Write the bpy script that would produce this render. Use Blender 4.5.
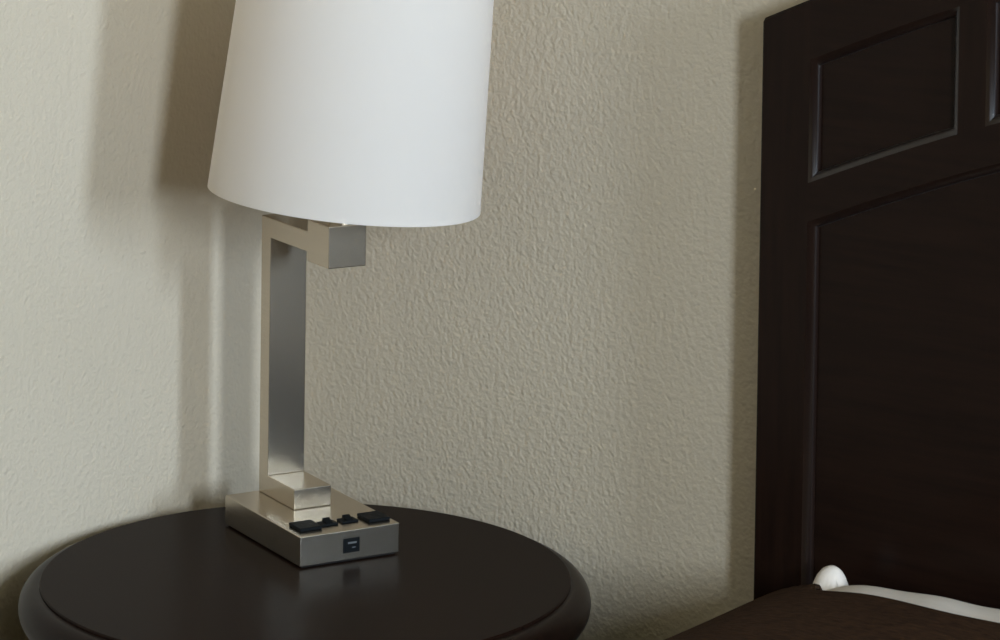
import bpy, bmesh, math, random
from mathutils import Vector, Matrix

for o in list(bpy.data.objects):
    bpy.data.objects.remove(o, do_unlink=True)
scene = bpy.context.scene
COL = scene.collection

# ------------------------------------------------------------------ camera
YAW = math.radians(38.0)
PITCH, ROLL, FPX, PPY = 0.03304, 0.01401, 2888.9, -191.8     # principal point above the frame (shifted lens)
CAM = Vector((2.7202, -3.0127, 1.6854))
_r = Vector((math.cos(YAW), math.sin(YAW), 0))
_f = Vector((-math.sin(YAW), math.cos(YAW), 0))
_z = Vector((0, 0, 1))
fwd = _f * math.cos(PITCH) - _z * math.sin(PITCH)
up = _f * math.sin(PITCH) + _z * math.cos(PITCH)
right = _r * math.cos(ROLL) + up * math.sin(ROLL)
up = -_r * math.sin(ROLL) + up * math.cos(ROLL)
cd = bpy.data.cameras.new('camera')
cam = bpy.data.objects.new('camera', cd)
COL.objects.link(cam)
cam.matrix_world = Matrix(((right.x, up.x, -fwd.x, CAM.x), (right.y, up.y, -fwd.y, CAM.y),
                           (right.z, up.z, -fwd.z, CAM.z), (0, 0, 0, 1)))
cd.sensor_fit = 'HORIZONTAL'
cd.sensor_width = 36.0
cd.lens = 36.0 * FPX / 1000.0
cd.shift_y = (PPY - 320.0) / 1000.0
cd.clip_start = 0.05
cd.dof.use_dof = True
cd.dof.focus_distance = 3.6
cd.dof.aperture_fstop = 14.0
scene.camera = cam

# ------------------------------------------------------------------ world, daylight, exposure
world = bpy.data.worlds.new('world')
scene.world = world
world.use_nodes = True
bg = world.node_tree.nodes['Background']
bg.inputs['Color'].default_value = (0.62, 0.78, 1.0, 1)
bg.inputs['Strength'].default_value = 1.0
RX = 4.2          # the wall with the two windows
WIN = [(-1.06, -0.64, 1.2, 2.2), (-2.98, -2.42, 1.35, 2.3)]      # y0, y1, z0, z1
WIN_W = [124.0, 238.0]
WIN_C = [(0.64, 0.81, 1.0), (0.745, 0.875, 1.0)]      # blue open sky, paler hazy sky
for (y0, y1, z0, z1), pw, wc in zip(WIN, WIN_W, WIN_C):
    ld = bpy.data.lights.new('window_daylight', 'AREA')
    ld.shape = 'RECTANGLE'
    ld.size = z1 - z0
    ld.size_y = y1 - y0
    ld.energy = pw
    ld.color = wc
    lo = bpy.data.objects.new('window_daylight', ld)
    COL.objects.link(lo)
    lo.location = (RX + 0.16, (y0 + y1) / 2, (z0 + z1) / 2)
    lo.rotation_euler = (0, math.pi / 2, 0)
vs = scene.view_settings
vs.view_transform = 'Standard'
vs.look = 'None'
vs.gamma = 1.0
vs.use_curve_mapping = False
vs.exposure = 0.0
scene.cycles.max_bounces = 16
scene.cycles.diffuse_bounces = 10

# ------------------------------------------------------------------ materials
MATS = {}


def new_mat(name):
    m = bpy.data.materials.new(name)
    m.use_nodes = True
    MATS[name] = m
    nt = m.node_tree
    return m, nt, nt.nodes['Principled BSDF'], nt.nodes, nt.links


def srgb(r, g, b):
    def c(v):
        v /= 255.0
        return v / 12.92 if v <= 0.04045 else ((v + 0.055) / 1.055) ** 2.4
    return (c(r), c(g), c(b), 1)


def coords(N):
    return N.new('ShaderNodeTexCoord').outputs['Object']


def noise(N, K, vec, scale, detail=3, rough=0.5):
    n = N.new('ShaderNodeTexNoise')
    n.inputs['Scale'].default_value = scale
    n.inputs['Detail'].default_value = detail
    n.inputs['Roughness'].default_value = rough
    K.new(vec, n.inputs['Vector'])
    return n.outputs['Fac']


def ramp(N, K, fac, stops):
    r = N.new('ShaderNodeValToRGB')
    e = r.color_ramp.elements
    e[0].position, e[0].color = stops[0]
    e[1].position, e[1].color = stops[-1]
    for p, c in stops[1:-1]:
        x = e.new(p)
        x.color = c
    K.new(fac, r.inputs['Fac'])
    return r.outputs['Color']


def math_node(N, K, op, a, b):
    n = N.new('ShaderNodeMath')
    n.operation = op
    for i, v in enumerate((a, b)):
        if isinstance(v, (int, float)):
            n.inputs[i].default_value = v
        else:
            K.new(v, n.inputs[i])
    return n.outputs[0]


def bump(N, K, height, bsdf, dist, strength=1.0):
    b = N.new('ShaderNodeBump')
    b.inputs['Distance'].default_value = dist
    b.inputs['Strength'].default_value = strength
    K.new(height, b.inputs['Height'])
    K.new(b.outputs['Normal'], bsdf.inputs['Normal'])


def plain(name, col, rough=0.6, metal=0.0, spec=0.5):
    m, nt, B, N, K = new_mat(name)
    B.inputs['Base Color'].default_value = col
    B.inputs['Roughness'].default_value = rough
    B.inputs['Metallic'].default_value = metal
    B.inputs['Specular IOR Level'].default_value = spec
    return m


def wall_material():
    m, nt, B, N, K = new_mat('textured_wall_paint')
    v = coords(N)
    big = noise(N, K, v, 3.0, 2)
    K.new(ramp(N, K, big, [(0.3, (0.555, 0.474, 0.366, 1)), (0.7, (0.580, 0.498, 0.390, 1))]), B.inputs['Base Color'])
    B.inputs['Roughness'].default_value = 0.55
    B.inputs['Specular IOR Level'].default_value = 0.25
    # orange-peel / knock-down relief: soft blobs, fine grain and rare drips
    blob = ramp(N, K, noise(N, K, v, 115.0, 1.5, 0.5), [(0.34, (0, 0, 0, 1)), (0.70, (1, 1, 1, 1))])
    fine = noise(N, K, v, 230.0, 2)
    vo = N.new('ShaderNodeTexVoronoi')
    vo.inputs['Scale'].default_value = 14.0
    K.new(v, vo.inputs['Vector'])
    drip = ramp(N, K, vo.outputs['Distance'], [(0.03, (1, 1, 1, 1)), (0.075, (0, 0, 0, 1))])
    h = math_node(N, K, 'ADD', math_node(N, K, 'MULTIPLY', blob, 0.75), math_node(N, K, 'MULTIPLY', fine, 0.45))
    h = math_node(N, K, 'ADD', h, math_node(N, K, 'MULTIPLY', drip, 0.9))
    bump(N, K, h, B, 0.0013, 0.72)
    return m


def wood_material(name, c0, c1, rough, grain_axis, gloss=0.3):
    m, nt, B, N, K = new_mat(name)
    mp = N.new('ShaderNodeMapping')
    s = [38.0, 38.0, 38.0]
    s[grain_axis] = 2.2
    mp.inputs['Scale'].default_value = s
    K.new(coords(N), mp.inputs['Vector'])
    g = noise(N, K, mp.outputs['Vector'], 3.2, 5, 0.6)
    K.new(ramp(N, K, g, [(0.3, c0), (0.72, c1)]), B.inputs['Base Color'])
    B.inputs['Roughness'].default_value = 0.8
    B.inputs['Specular IOR Level'].default_value = 0.0
    # satin varnish: a weak clear reflection that grows towards grazing
    bump(N, K, g, B, 0.0004, 0.25)
    gl = N.new('ShaderNodeBsdfGlossy')
    gl.inputs['Roughness'].default_value = rough
    fr = N.new('ShaderNodeFresnel')
    fr.inputs['IOR'].default_value = 1.45
    fac = math_node(N, K, 'MULTIPLY', fr.outputs[0], gloss)
    mx = N.new('ShaderNodeMixShader')
    K.new(fac, mx.inputs[0])
    K.new(B.outputs[0], mx.inputs[1])
    K.new(gl.outputs[0], mx.inputs[2])
    K.new(mx.outputs[0], N['Material Output'].inputs['Surface'])
    return m


def metal_material():
    m, nt, B, N, K = new_mat('brushed_nickel')
    mp = N.new('ShaderNodeMapping')
    mp.inputs['Scale'].default_value = (12.0, 900.0, 900.0)
    K.new(coords(N), mp.inputs['Vector'])
    g = noise(N, K, mp.outputs['Vector'], 1.0, 2)
    K.new(ramp(N, K, g, [(0.2, (0.49, 0.425, 0.34, 1)), (0.8, (0.55, 0.48, 0.385, 1))]), B.inputs['Base Color'])
    B.inputs['Metallic'].default_value = 1.0
    K.new(ramp(N, K, g, [(0.2, (0.23, 0.23, 0.23, 1)), (0.8, (0.27, 0.27, 0.27, 1))]), B.inputs['Roughness'])
    return m


def shade_material():
    m, nt, B, N, K = new_mat('white_shade_fabric')
    v = coords(N)
    w1 = noise(N, K, v, 900.0, 2)
    B.inputs['Base Color'].default_value = (0.94, 0.90, 0.87, 1)
    B.inputs['Roughness'].default_value = 0.85
    B.inputs['Specular IOR Level'].default_value = 0.15
    bump(N, K, w1, B, 0.0003, 0.3)
    tr = N.new('ShaderNodeBsdfTranslucent')
    tr.inputs['Color'].default_value = (0.97, 0.93, 0.89, 1)
    mx = N.new('ShaderNodeMixShader')
    mx.inputs[0].default_value = 0.58
    K.new(B.outputs[0], mx.inputs[1])
    K.new(tr.outputs[0], mx.inputs[2])
    K.new(mx.outputs[0], N['Material Output'].inputs['Surface'])
    return m


def glass_material():
    m, nt, B, N, K = new_mat('window_glass')
    t = N.new('ShaderNodeBsdfTransparent')
    g = N.new('ShaderNodeBsdfGlossy')
    g.inputs['Roughness'].default_value = 0.02
    mx = N.new('ShaderNodeMixShader')
    mx.inputs[0].default_value = 0.06
    K.new(t.outputs[0], mx.inputs[1])
    K.new(g.outputs[0], mx.inputs[2])
    K.new(mx.outputs[0], N['Material Output'].inputs['Surface'])
    return m


def cloth_material(name, c0, c1, scale, dist):
    m, nt, B, N, K = new_mat(name)
    v = coords(N)
    mp = N.new('ShaderNodeMapping')
    mp.inputs['Scale'].default_value = (0.45, 1.6, 1.0)
    K.new(v, mp.inputs['Vector'])
    g = noise(N, K, mp.outputs['Vector'], scale, 4, 0.65)
    K.new(ramp(N, K, g, [(0.3, c0), (0.7, c1)]), B.inputs['Base Color'])
    B.inputs['Roughness'].default_value = 0.9
    B.inputs['Specular IOR Level'].default_value = 0.1
    bump(N, K, g, B, dist, 0.7)
    return m


WALL = wall_material()
BOUNCE_OLIVE = plain('olive_bounce_tint', (0.40, 0.34, 0.17, 1), 0.8)  # olive tint invented for the unseen front wall, to warm the bounced light
CEIL = plain('ceiling_paint', (0.36, 0.31, 0.17, 1), 0.8)
CARPET = cloth_material('brown_carpet', (0.06, 0.038, 0.022, 1), (0.10, 0.065, 0.038, 1), 160.0, 0.003)
WHITE = plain('white_window_paint', (0.75, 0.74, 0.7, 1), 0.4)
GLASS = glass_material()
D0, D1 = (0.0085, 0.0040, 0.0027, 1), (0.015, 0.0068, 0.0043, 1)
WOOD_Z = wood_material('espresso_wood_upright', D0, D1, 0.27, 2)
WOOD_X = wood_material('espresso_wood_across', D0, D1, 0.27, 0)
WOOD_BEAD = wood_material('espresso_wood_bead', D0, D1, 0.30, 2, 1.5)
WOOD_RIM = wood_material('espresso_wood_rim', D0, D1, 0.32, 0, 0.5)
NICKEL = metal_material()
SHADE = shade_material()
BLACK = plain('black_plastic', (0.005, 0.006, 0.007, 1), 0.55, 0.0, 0.08)
DARKER = plain('dark_slot', (0.002, 0.002, 0.002, 1), 0.7)
STEEL = plain('contact_steel', (0.5, 0.5, 0.5, 1), 0.3, 1.0)
FELT = plain('black_felt', (0.006, 0.006, 0.006, 1), 0.95)
BRASS = plain('socket_metal', (0.55, 0.5, 0.42, 1), 0.3, 1.0)
BULB = plain('frosted_bulb', (0.8, 0.8, 0.78, 1), 0.35)
SPREAD = cloth_material('brown_bedspread', (0.018, 0.0085, 0.0042, 1), (0.056, 0.026, 0.012, 1), 150.0, 0.004)
LINEN = cloth_material('white_cotton', (0.68, 0.60, 0.53, 1), (0.74, 0.65, 0.58, 1), 60.0, 0.0006)
TICKING = plain('mattress_ticking', (0.6, 0.58, 0.54, 1), 0.9)


# ------------------------------------------------------------------ mesh helpers
def obj(name, bm, mat, parent=None, smooth=False, bevel=0.0, segs=2, angle=35):
    bmesh.ops.recalc_face_normals(bm, faces=bm.faces)
    me = bpy.data.meshes.new(name)
    bm.to_mesh(me)
    bm.free()
    me.materials.append(mat)
    if smooth or bevel:
        for p in me.polygons:
            p.use_smooth = True
        me.set_sharp_from_angle(angle=math.radians(angle))
    o = bpy.data.objects.new(name, me)
    COL.objects.link(o)
    if parent:
        o.parent = parent
    if bevel:
        b = o.modifiers.new('edge', 'BEVEL')
        b.width = bevel
        b.segments = segs
        b.limit_method = 'ANGLE'
        b.angle_limit = math.radians(40)
        b.harden_normals = True
    return o


def thing(name, label, cat, loc=(0, 0, 0), rotz=0.0, group=None):
    e = bpy.data.objects.new(name, None)
    e.empty_display_size = 0.05
    COL.objects.link(e)
    e.location = loc
    e.rotation_euler = (0, 0, rotz)
    e['label'] = label
    e['category'] = cat
    if group:
        e['group'] = group
    return e


def tag(o, label, cat, group=None):
    o['label'] = label
    o['category'] = cat
    if group:
        o['group'] = group
    return o


def struct(o):
    o['kind'] = 'structure'
    return o


def add_box(bm, x0, x1, y0, y1, z0, z1):
    vs_ = [bm.verts.new((x, y, z)) for z in (z0, z1) for y in (y0, y1) for x in (x0, x1)]
    for f in ((0, 2, 3, 1), (4, 5, 7, 6), (0, 1, 5, 4), (2, 6, 7, 3), (0, 4, 6, 2), (1, 3, 7, 5)):
        bm.faces.new([vs_[i] for i in f])
    return bm


def box(*a):
    return add_box(bmesh.new(), *a)


def add_lathe(bm, prof, n=96, cx=0, cy=0, closed=True):
    rings = []
    for r, z in prof:
        if r < 1e-6:
            rings.append([bm.verts.new((cx, cy, z))])
        else:
            rings.append([bm.verts.new((cx + r * math.cos(2 * math.pi * k / n), cy + r * math.sin(2 * math.pi * k / n), z)) for k in range(n)])
    for a, b in zip(rings, rings[1:]):
        for k in range(n):
            k2 = (k + 1) % n
            if len(a) == 1 and len(b) == 1:
                continue
            if len(a) == 1:
                bm.faces.new((a[0], b[k], b[k2]))
            elif len(b) == 1:
                bm.faces.new((a[k], a[k2], b[0]))
            else:
                bm.faces.new((a[k], a[k2], b[k2], b[k]))
    return bm


def lathe(prof, n=96):
    return add_lathe(bmesh.new(), prof, n)


def extrude_poly(bm, pts, axis_fn, t0, t1):
    a = [bm.verts.new(axis_fn(p, t0)) for p in pts]
    b = [bm.verts.new(axis_fn(p, t1)) for p in pts]
    bm.faces.new(a)
    bm.faces.new(list(reversed(b)))
    n = len(pts)
    for i in range(n):
        j = (i + 1) % n
        bm.faces.new((a[i], a[j], b[j], b[i]))
    return bm


# ------------------------------------------------------------------ the room
RY, RZ, T = -6.2, 2.5, 0.12
struct(obj('floor', box(-T, RX + T, RY - T, T, -0.1, 0), CARPET))
struct(obj('ceiling', box(-T, RX + T, RY - T, T, RZ, RZ + 0.1), CEIL))
struct(obj('wall_left', box(-T, 0, RY, 0, 0, RZ), WALL))
struct(obj('wall_back', box(-T, RX + T, 0, T, 0, RZ), WALL))
struct(obj('wall_front', box(-T, RX + T, RY - T, RY, 0, RZ), BOUNCE_OLIVE))
bm = bmesh.new()
edges_y = sorted(WIN, key=lambda w: w[0])
prev = RY
for (y0, y1, z0, z1) in edges_y:
    add_box(bm, RX, RX + T, prev, y0, 0, RZ)
    add_box(bm, RX, RX + T, y0, y1, 0, z0)
    add_box(bm, RX, RX + T, y0, y1, z1, RZ)
    prev = y1
add_box(bm, RX, RX + T, prev, 0, 0, RZ)
struct(obj('wall_right', bm, WALL))
struct(obj('baseboard_left', box(0, 0.014, RY, 0, 0, 0.09), WHITE, bevel=0.003))
struct(obj('baseboard_back', box(0.014, RX, -0.014, 0, 0, 0.09), WHITE, bevel=0.003))
for i, (y0, y1, z0, z1) in enumerate(WIN):
    bm = bmesh.new()
    w = 0.035
    xa, xb = RX + 0.04, RX + 0.09
    add_box(bm, xa, xb, y0, y0 + w, z0, z1)
    add_box(bm, xa, xb, y1 - w, y1, z0, z1)
    add_box(bm, xa, xb, y0 + w, y1 - w, z0, z0 + w)
    add_box(bm, xa, xb, y0 + w, y1 - w, z1 - w, z1)
    win = struct(obj('window_%d' % (i + 1), bm, WHITE))
    obj('window_pane', box(RX + 0.06, RX + 0.066, y0 + w, y1 - w, z0 + w, z1 - w), GLASS, win)
    obj('window_sill', box(RX - 0.03, RX + 0.04, y0 - 0.03, y1 + 0.03, z0 - 0.025, z0 - 0.001), WHITE, win)

# ------------------------------------------------------------------ headboard
HX0, HB, HF = 0.8215, -0.001, -0.060            # left edge, back and front planes
STW, PW, MW, NP = 0.069, 0.201, 0.036, 6
HX1 = HX0 + 2 * STW + NP * PW + (NP - 1) * MW
HC = (HX0 + HX1) / 2


def arch(x):
    t = 1 - abs(x - HC) / (HC - HX0)
    return 0.205 * math.sin(math.pi / 2 * max(0.0, min(1.0, t)))


ZTOP, ZPU, ZPL, ZBIG, ZBOT, ZFOOT = 1.319, 1.2455, 1.097, 1.050, 0.46, 0.05
RECESS = 0.013


def slab(x0, x1, lo, hi, front=HF, back=HB, ch_top=0.0, ch_l=0.0, ch_r=0.0, n=24):
    """board between two height curves; optional chamfer on the top front edge and on either end"""
    bm = bmesh.new()
    xs = [x0 + (x1 - x0) * k / n for k in range(n + 1)]
    fr = [front] * (n + 1)
    if ch_l:
        xs = [x0, x0 + ch_l] + xs[1:]
        fr = [front + ch_l] + [front] * (len(xs) - 1)
    if ch_r:
        xs = xs[:-1] + [x1 - ch_r, x1]
        fr = fr[:len(xs) - 1]
        fr = fr + [front] * (len(xs) - 1 - len(fr)) + [front + ch_r]
    rings = []
    for x, f in zip(xs, fr):
        l, h = lo(x), hi(x)
        sec = [(f, l), (f, h - ch_top), (f + ch_top, h), (back, h), (back, l)] if ch_top else [(f, l), (f, h), (back, h), (back, l)]
        rings.append([bm.verts.new((x, y, z)) for y, z in sec])
    m = len(rings[0])
    for a, b in zip(rings, rings[1:]):
        for k in range(m):
            bm.faces.new((a[k], b[k], b[(k + 1) % m], a[(k + 1) % m]))
    bm.faces.new(rings[0])
    bm.faces.new(list(reversed(rings[-1])))
    return bm


def moulding(loop, w=0.0095, d=RECESS, steps=6):
    """quarter-round bead running round an opening; loop is counter-clockwise in (x, z)"""
    n = len(loop)
    a0 = math.radians(28)
    angs = [a0 + (math.pi / 2 - a0) * k / steps for k in range(steps + 1)]
    prof = [(w * (math.sin(a) - math.sin(a0)) / (1 - math.sin(a0)), d * 0.92 * (math.cos(a0) - math.cos(a)) / math.cos(a0)) for a in angs]
    prof.append((w, d))
    bm = bmesh.new()
    rows = []
    for o_, dep in prof:
        row = []
        for i in range(n):
            p = Vector(loop[i])
            a = (p - Vector(loop[i - 1])).normalized()
            b = (Vector(loop[(i + 1) % n]) - p).normalized()
            na, nb = Vector((-a.y, a.x)), Vector((-b.y, b.x))
            mit = (na + nb)
            mit = mit / max(0.35, mit.dot(na))
            q = p + mit * o_
            row.append(bm.verts.new((q.x, HF + dep, q.y)))
        rows.append(row)
    back = [bm.verts.new((v.co.x, HF + d, v.co.z)) for v in rows[0]]
    rows.append(back)
    rows.append(rows[0])
    for a, b in zip(rows, rows[1:]):
        for i in range(n):
            j = (i + 1) % n
            bm.faces.new((a[i], a[j], b[j], b[i]))
    return bm


hb = thing('headboard', 'dark espresso wooden headboard with arched top and recessed panels behind the bed', 'headboard', (HC, 0, 0))
HOFF = Matrix.Translation((-HC, 0, 0))


def hpart(name, bm, mat, parent=hb, smooth=False, angle=35):
    bmesh.ops.transform(bm, matrix=HOFF, verts=bm.verts)
    return obj(name, bm, mat, parent, smooth=smooth, angle=angle)


xl, xr = HX0 + STW, HX1 - STW
hpart('stile', slab(HX0, xl, lambda x: ZFOOT, lambda x: ZTOP + arch(x), ch_top=0.004, ch_l=0.003), WOOD_Z)
hpart('stile', slab(xr, HX1, lambda x: ZFOOT, lambda x: ZTOP + arch(x), ch_top=0.004, ch_r=0.003), WOOD_Z)
hpart('top_rail', slab(xl, xr, lambda x: ZPU + arch(x), lambda x: ZTOP + arch(x), ch_top=0.004, n=72), WOOD_X)
hpart('middle_rail', slab(xl, xr, lambda x: ZBIG + arch(x), lambda x: ZPL + arch(x), n=72), WOOD_X)
hpart('bottom_rail', slab(xl, xr, lambda x: ZFOOT, lambda x: ZBOT), WOOD_X)


def opening(x0, x1, lo, hi, n):
    pts = [(x0 + (x1 - x0) * k / n, lo(x0 + (x1 - x0) * k / n)) for k in range(n + 1)]
    pts += [(x1 + (x0 - x1) * k / n, hi(x1 + (x0 - x1) * k / n)) for k in range(n + 1)]
    return pts


x = xl
for k in range(NP):
    lo, hi = (lambda u: ZPL + arch(u)), (lambda u: ZPU + arch(u))
    p = hpart('panel', slab(x, x + PW, lo, hi, HF + RECESS, HB, n=10), WOOD_X)
    hpart('panel_moulding', moulding(opening(x, x + PW, lo, hi, 10)), WOOD_BEAD, p, smooth=True, angle=50)
    x += PW
    if k < NP - 1:
        hpart('mullion', slab(x, x + MW, lo, hi, n=4), WOOD_Z)
        x += MW
bl, bh = (lambda u: ZBOT), (lambda u: ZBIG + arch(u))
p = hpart('panel', slab(xl, xr, bl, bh, HF + RECESS, HB, n=72), WOOD_X)
hpart('panel_moulding', moulding([(xl, ZBOT), (xr, ZBOT)] + [(xr + (xl - xr) * k / 72, bh(xr + (xl - xr) * k / 72)) for k in range(73)]), WOOD_BEAD, p, smooth=True, angle=50)

# ------------------------------------------------------------------ bed, bedspread, pillow
bed = thing('bed', 'bed with mattress on a low base in front of the arched headboard', 'bed', (HC, -1.1, 0))
MX0, MX1 = 0.80, HX1 + 0.01
obj('bed_base', box(MX0 - HC + 0.03, MX1 - HC - 0.03, -0.93, 1.03, 0.0, 0.30), WOOD_X, bed, bevel=0.01)
obj('mattress', box(MX0 - HC, MX1 - HC, -0.98, 1.04, 0.30, 0.545), TICKING, bed, bevel=0.04, segs=4)

PROF = [(0.742, 0.12), (0.744, 0.30), (0.746, 0.44), (0.752, 0.50), (0.764, 0.542), (0.780, 0.567), (0.80, 0.587), (0.83, 0.605),
        (0.856, 0.621), (0.885, 0.641), (0.911, 0.656), (0.945, 0.674), (0.994, 0.687), (1.041, 0.693), (1.14, 0.697),
        (1.24, 0.695), (1.40, 0.692), (1.55, 0.692), (1.64, 0.682), (1.70, 0.645), (1.76, 0.60), (1.9, 0.588), (2.2, 0.583),
        (2.30, 0.572), (2.345, 0.555), (2.372, 0.52), (2.384, 0.47), (2.388, 0.30), (2.39, 0.12)]
FLAT = 0.572


def sstep(a, b, v):
    t = max(0.0, min(1.0, (v - a) / (b - a)))
    return t * t * (3 - 2 * t)


def prof_dense():
    out = []
    for (xa, za), (xb, zb) in zip(PROF, PROF[1:]):
        n = max(1, int(math.hypot(xb - xa, zb - za) / 0.012))
        for k in range(n):
            out.append((xa + (xb - xa) * k / n, za + (zb - za) * k / n))
    out.append(PROF[-1])
    for _ in range(6):
        out = [out[0]] + [((a[0] + 2 * b[0] + c[0]) / 4, (a[1] + 2 * b[1] + c[1]) / 4) for a, b, c in zip(out, out[1:], out[2:])] + [out[-1]]
    return out


bm = bmesh.new()
dense = prof_dense()
rows = []
NY = 90
random.seed(4)
for j in range(NY + 1):
    s = (j / NY) ** 1.6
    row = []
    for (px, pz) in dense:
        back = -0.066 - 0.132 * sstep(0.93, 1.0, px) + 0.006 * math.sin(px * 31) * sstep(1.0, 1.05, px)
        back += 0.132 * sstep(1.66, 1.76, px)   # hem: turned back off the pillow
        y = back + (-2.06 - back) * s
        z = pz
        if pz > FLAT:
            keep = 1 - sstep(-0.60, -0.80, y)
            keep *= 1 - 0.55 * sstep(-0.17, -0.05, y)
            z = FLAT + (pz - FLAT) * keep
        z += 0.0012 * math.sin(px * 23 + 4 * y) * math.sin(y * 17 + px * 5) * sstep(0.5, 0.6, pz)
        row.append(bm.verts.new((px - HC, y + 1.1, z)))
    rows.append(row)
for a, b in zip(rows, rows[1:]):
    for k in range(len(a) - 1):
        bm.faces.new((a[k], a[k + 1], b[k + 1], b[k]))
sp = obj('bedspread', bm, SPREAD, None, smooth=True, angle=80)
sp.location = (HC, -1.1, 0)
so = sp.modifiers.new('thickness', 'SOLIDIFY')
so.thickness = 0.004
so.offset = -1
tag(sp, 'dark brown woven bedspread pulled over the bed and the pillow', 'bedspread')

bm = bmesh.new()
PCX, PCY, PHX, PHY, PT = 1.275, -0.33, 0.345, 0.255, 0.058
NU, NV = 150, 90
PZ = 0.625
grid = {}
for side in (1, -1):
    for i in range(NU + 1):
        for j in range(NV + 1):
            u, v = -1 + 2 * i / NU, -1 + 2 * j / NV
            if side == -1 and (i in (0, NU) or j in (0, NV)):
                grid[(side, i, j)] = grid[(1, i, j)]
                continue
            th = PT * (max(0, 1 - u ** 6) * max(0, 1 - v ** (16 if v > 0 else 4))) ** 0.5
            X = PCX + PHX * u * (1 - 0.05 * (1 - v * v))
            Y = PCY + PHY * v * (1 - 0.05 * (1 - u * u))
            Z = PZ + side * th
            if side == 1:
                Z += 0.0010 * math.sin(X * 60 + Y * 20) * (1 - u ** 4)
            Z += 0.005 * sstep(1.0, 1.25, X)
            Z += 0.031 * math.sqrt(max(0.0, 1 - ((X - 0.948) / (0.018 if X < 0.948 else 0.029)) ** 2 - ((Y + 0.10) / 0.024) ** 2))      # the case's corner stands up
            grid[(side, i, j)] = bm.verts.new((X - PCX, Y - PCY, Z - PZ))
for side in (1, -1):
    for i in range(NU):
        for j in range(NV):
            f = [grid[(side, i, j)], grid[(side, i + 1, j)], grid[(side, i + 1, j + 1)], grid[(side, i, j + 1)]]
            bm.faces.new(f if side == 1 else f[::-1])
pil = obj('pillow', bm, LINEN, None, smooth=True, angle=80)
pil.location = (PCX, PCY, PZ)
tag(pil, 'white pillow with one corner sticking up, tucked under brown bedspread', 'pillow')

# ------------------------------------------------------------------ round bedside table
ZT, TX, TY = 0.62, 0.37, -0.37
tb = thing('round_side_table', 'round dark espresso wooden side table with rounded rim in the room corner', 'table', (TX, TY, 0))
obj('tabletop', lathe([(0, ZT - 0.02), (0.326, ZT - 0.02), (0.326, ZT - 0.0015), (0.3245, ZT), (0.0, ZT)], 160), WOOD_X, tb, smooth=True)
prof = [(0.3262, ZT - 0.0525), (0.3262, ZT - 0.004), (0.3285, ZT - 0.0045)]
for k in range(0, 19):
    a = math.pi / 2 - math.pi * k / 18
    prof.append((0.3285 + 0.0225 * math.cos(a), ZT - 0.0285 + 0.024 * math.sin(a)))
prof += [(0.3262, ZT - 0.0525)]
obj('rim_moulding', lathe(prof, 160), WOOD_RIM, tb, smooth=True, angle=50)
obj('apron', lathe([(0.0, ZT - 0.06), (0.0, ZT - 0.021), (0.0, ZT - 0.021), (0.300, ZT - 0.0525), (0.300, ZT - 0.14), (0.285, ZT - 0.14), (0.285, ZT - 0.06), (0.0, ZT - 0.06)][3:] + [(0.300, ZT - 0.0525)], 120), WOOD_X, tb, smooth=True)
obj('shelf', lathe([(0, 0.15), (0.27, 0.15), (0.275, 0.155), (0.275, 0.165), (0.27, 0.17), (0, 0.17)], 96), WOOD_X, tb, smooth=True)
for k in range(4):
    a = math.pi / 4 + k * math.pi / 2
    bm = bmesh.new()
    add_lathe(bm, [(0, 0), (0.016, 0), (0.018, 0.01), (0.024, 0.30), (0.026, ZT - 0.0525), (0, ZT - 0.0525)], 24, 0.262 * math.cos(a), 0.262 * math.sin(a))
    obj('leg', bm, WOOD_Z, tb, smooth=True)

# ------------------------------------------------------------------ table lamp
# lamp axes: local x points out of the base's front face, local y to that face's right, origin at its front left lower corner
LW, LL, LH = 0.14, 0.219, 0.0398
FO, SO, WP, TP = 0.1117, 0.0469, 0.0534, 0.0265
FOOT, ARM, HP, BH, BT = 0.1043, 0.1924, 0.3646, 0.0533, 0.0148
E1 = Vector((-0.93026, 0.36690, 0))
E2 = Vector((0.36690, 0.93026, 0))
A0 = Vector((0.34836, -0.35888, ZT))
lamp = thing('table_lamp', 'brushed nickel table lamp with tilted white drum shade and outlet base', 'lamp',
             tuple(A0), math.atan2(-E1.y, -E1.x))
# local point (a, b, z): a backward along the base, b across it
PAD = 0.002
base = obj('base', box(-LL, 0, 0, LW, PAD, LH), NICKEL, lamp, bevel=0.0013)
obj('felt_pad', box(-LL + 0.004, -0.004, 0.004, LW - 0.004, 0.0, PAD), FELT, base)
bk = FO + FOOT
fa = bk - ARM
pts = [(-bk, LH), (-FO, LH), (-FO, LH + TP), (-bk + TP, LH + TP), (-bk + TP, LH + HP - TP), (-fa - 0.06, LH + HP - TP), (-fa - 0.06, LH + HP + BT - BH), (-fa, LH + HP + BT - BH),
       (-fa, LH + HP + BT), (-fa - 0.06, LH + HP + BT), (-fa - 0.06, LH + HP), (-bk, LH + HP)]
obj('post_frame', extrude_poly(bmesh.new(), pts, lambda p, t: (p[0], t, p[1]), SO, SO + WP), NICKEL, lamp, bevel=0.0012)

def outlet(a0, a1, b0, b1):
    o = obj('outlet', box(-a1, -a0, b0, b1, LH, LH + 0.0045), BLACK, base, bevel=0.0012)
    ac, bc = -(a0 + a1) / 2, (b0 + b1) / 2
    w = (b1 - b0)
    for db, ln in ((-0.20, 0.009), (0.20, 0.007)):
        obj('slot', box(ac - ln / 2 + 0.003, ac + ln / 2 + 0.003, bc + db * w - 0.001, bc + db * w + 0.001, LH + 0.0044, LH + 0.0048), DARKER, o)
    bm = bmesh.new()
    add_lathe(bm, [(0, LH + 0.0044), (0.0026, LH + 0.0044), (0.0026, LH + 0.0048), (0, LH + 0.0048)], 16, ac - 0.008, bc)
    obj('ground_hole', bm, DARKER, o)


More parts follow.
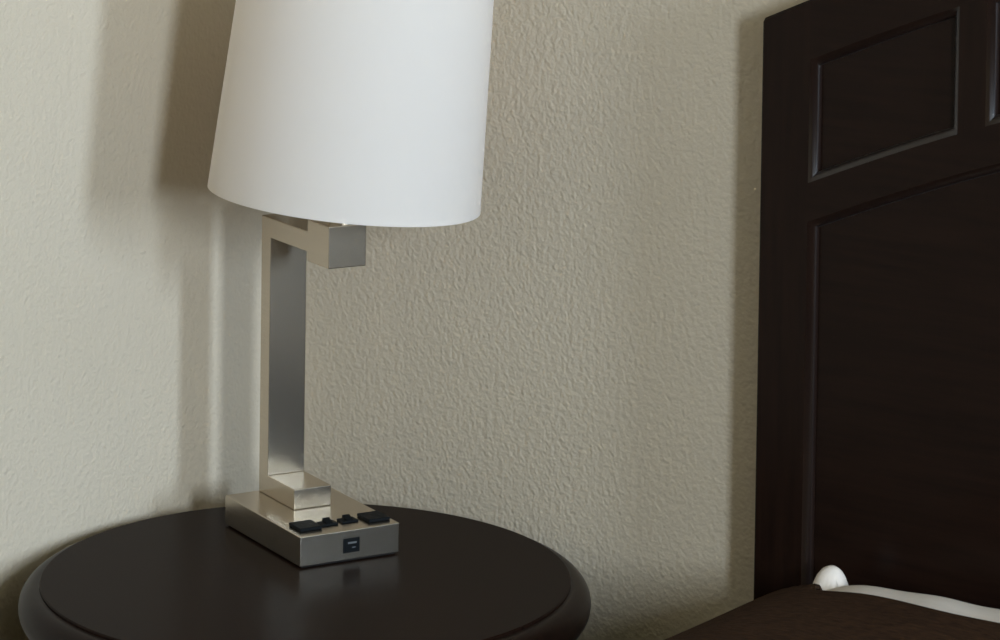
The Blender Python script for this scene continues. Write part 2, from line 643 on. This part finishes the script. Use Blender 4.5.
def rocker(ac, bc):
    o = obj('switch', box(-ac - 0.0085, -ac + 0.0085, bc - 0.0115, bc + 0.0115, LH, LH + 0.0026), BLACK, base, bevel=0.0008)
    bm = bmesh.new()
    extrude_poly(bm, [(-ac - 0.0065, LH + 0.0026), (-ac + 0.0065, LH + 0.0026), (-ac + 0.0065, LH + 0.0032), (-ac - 0.0045, LH + 0.0075), (-ac - 0.0065, LH + 0.0068)],
                 lambda p, t: (p[0], t, p[1]), bc - 0.0045, bc + 0.0045)
    obj('rocker', bm, BLACK, o)


outlet(0.0185, 0.0515, 0.0095, 0.0405)
rocker(0.0355, 0.0560)
rocker(0.0365, 0.0850)
outlet(0.0150, 0.0490, 0.1045, 0.1350)
usb = obj('usb_port', box(-0.004, 0.0004, 0.0600, 0.0835, 0.0112, 0.0295), BLACK, base, bevel=0.0005)
obj('usb_contact', box(0.0004, 0.0010, 0.0668, 0.0788, 0.0225, 0.0247), STEEL, usb)
obj('usb_tongue', box(0.0004, 0.0009, 0.0728, 0.0775, 0.0170, 0.0180), STEEL, usb)

# shade: leans sideways on its socket; centre and tilt in world space, put under the lamp's own axes
C = Vector((0.3269, -0.2587, 1.0674))
ax = Vector((0.0768, 0.0568, 1)).normalized()
LM = Matrix.Translation(A0) @ Matrix.Rotation(math.atan2(-E1.y, -E1.x), 4, 'Z')
ux = ax.cross(Vector((0, 1, 0))).normalized()
uy = ax.cross(ux)
SM = LM.inverted() @ Matrix(((ux.x, uy.x, ax.x, C.x), (ux.y, uy.y, ax.y, C.y), (ux.z, uy.z, ax.z, C.z), (0, 0, 0, 1)))
SR, SK, SH, ST = 0.1736, 0.046, 0.28, 0.0012


def spart(name, bm, mat, parent, **k):
    bmesh.ops.transform(bm, matrix=SM, verts=bm.verts)
    return obj(name, bm, mat, parent, **k)


sh = spart('lamp_shade', lathe([(SR - ST, 0), (SR, 0), (SR - SK * SH, SH), (SR - SK * SH - ST, SH), (SR - ST, 0)], 128), SHADE, lamp, smooth=True)
spart('shade_rim', lathe([(SR - ST - 0.0012, 0.0002), (SR - ST - 0.0001, 0.0002), (SR - ST - 0.0003, 0.006), (SR - ST - 0.0014, 0.006), (SR - ST - 0.0012, 0.0002)], 128), WHITE, sh, smooth=True)
bm = bmesh.new()
for k in range(3):
    a = k * 2 * math.pi / 3 + 0.4
    m = Matrix.Rotation(a, 4, 'Z')
    b2 = box(0.014, SR - SK * 0.22 - ST - 0.0005, -0.0015, 0.0015, 0.2185, 0.2215)
    bmesh.ops.transform(b2, matrix=m, verts=b2.verts)
    me = bpy.data.meshes.new('tmp')
    b2.to_mesh(me)
    b2.free()
    bm.from_mesh(me)
    bpy.data.meshes.remove(me)
add_lathe(bm, [(0.012, 0.2175), (0.016, 0.2175), (0.016, 0.2225), (0.012, 0.2225), (0.012, 0.2175)], 24)
spart('shade_fitter', bm, BRASS, sh)
spart('socket', lathe([(0, -0.033), (0.017, -0.033), (0.017, 0.045), (0.020, 0.05), (0.020, 0.085), (0, 0.085)], 32), BRASS, lamp, smooth=True)
spart('bulb', lathe([(0, 0.085), (0.013, 0.085), (0.014, 0.10), (0.024, 0.125), (0.030, 0.15), (0.028, 0.172), (0.017, 0.19), (0, 0.196)], 32), BULB, lamp, smooth=True)
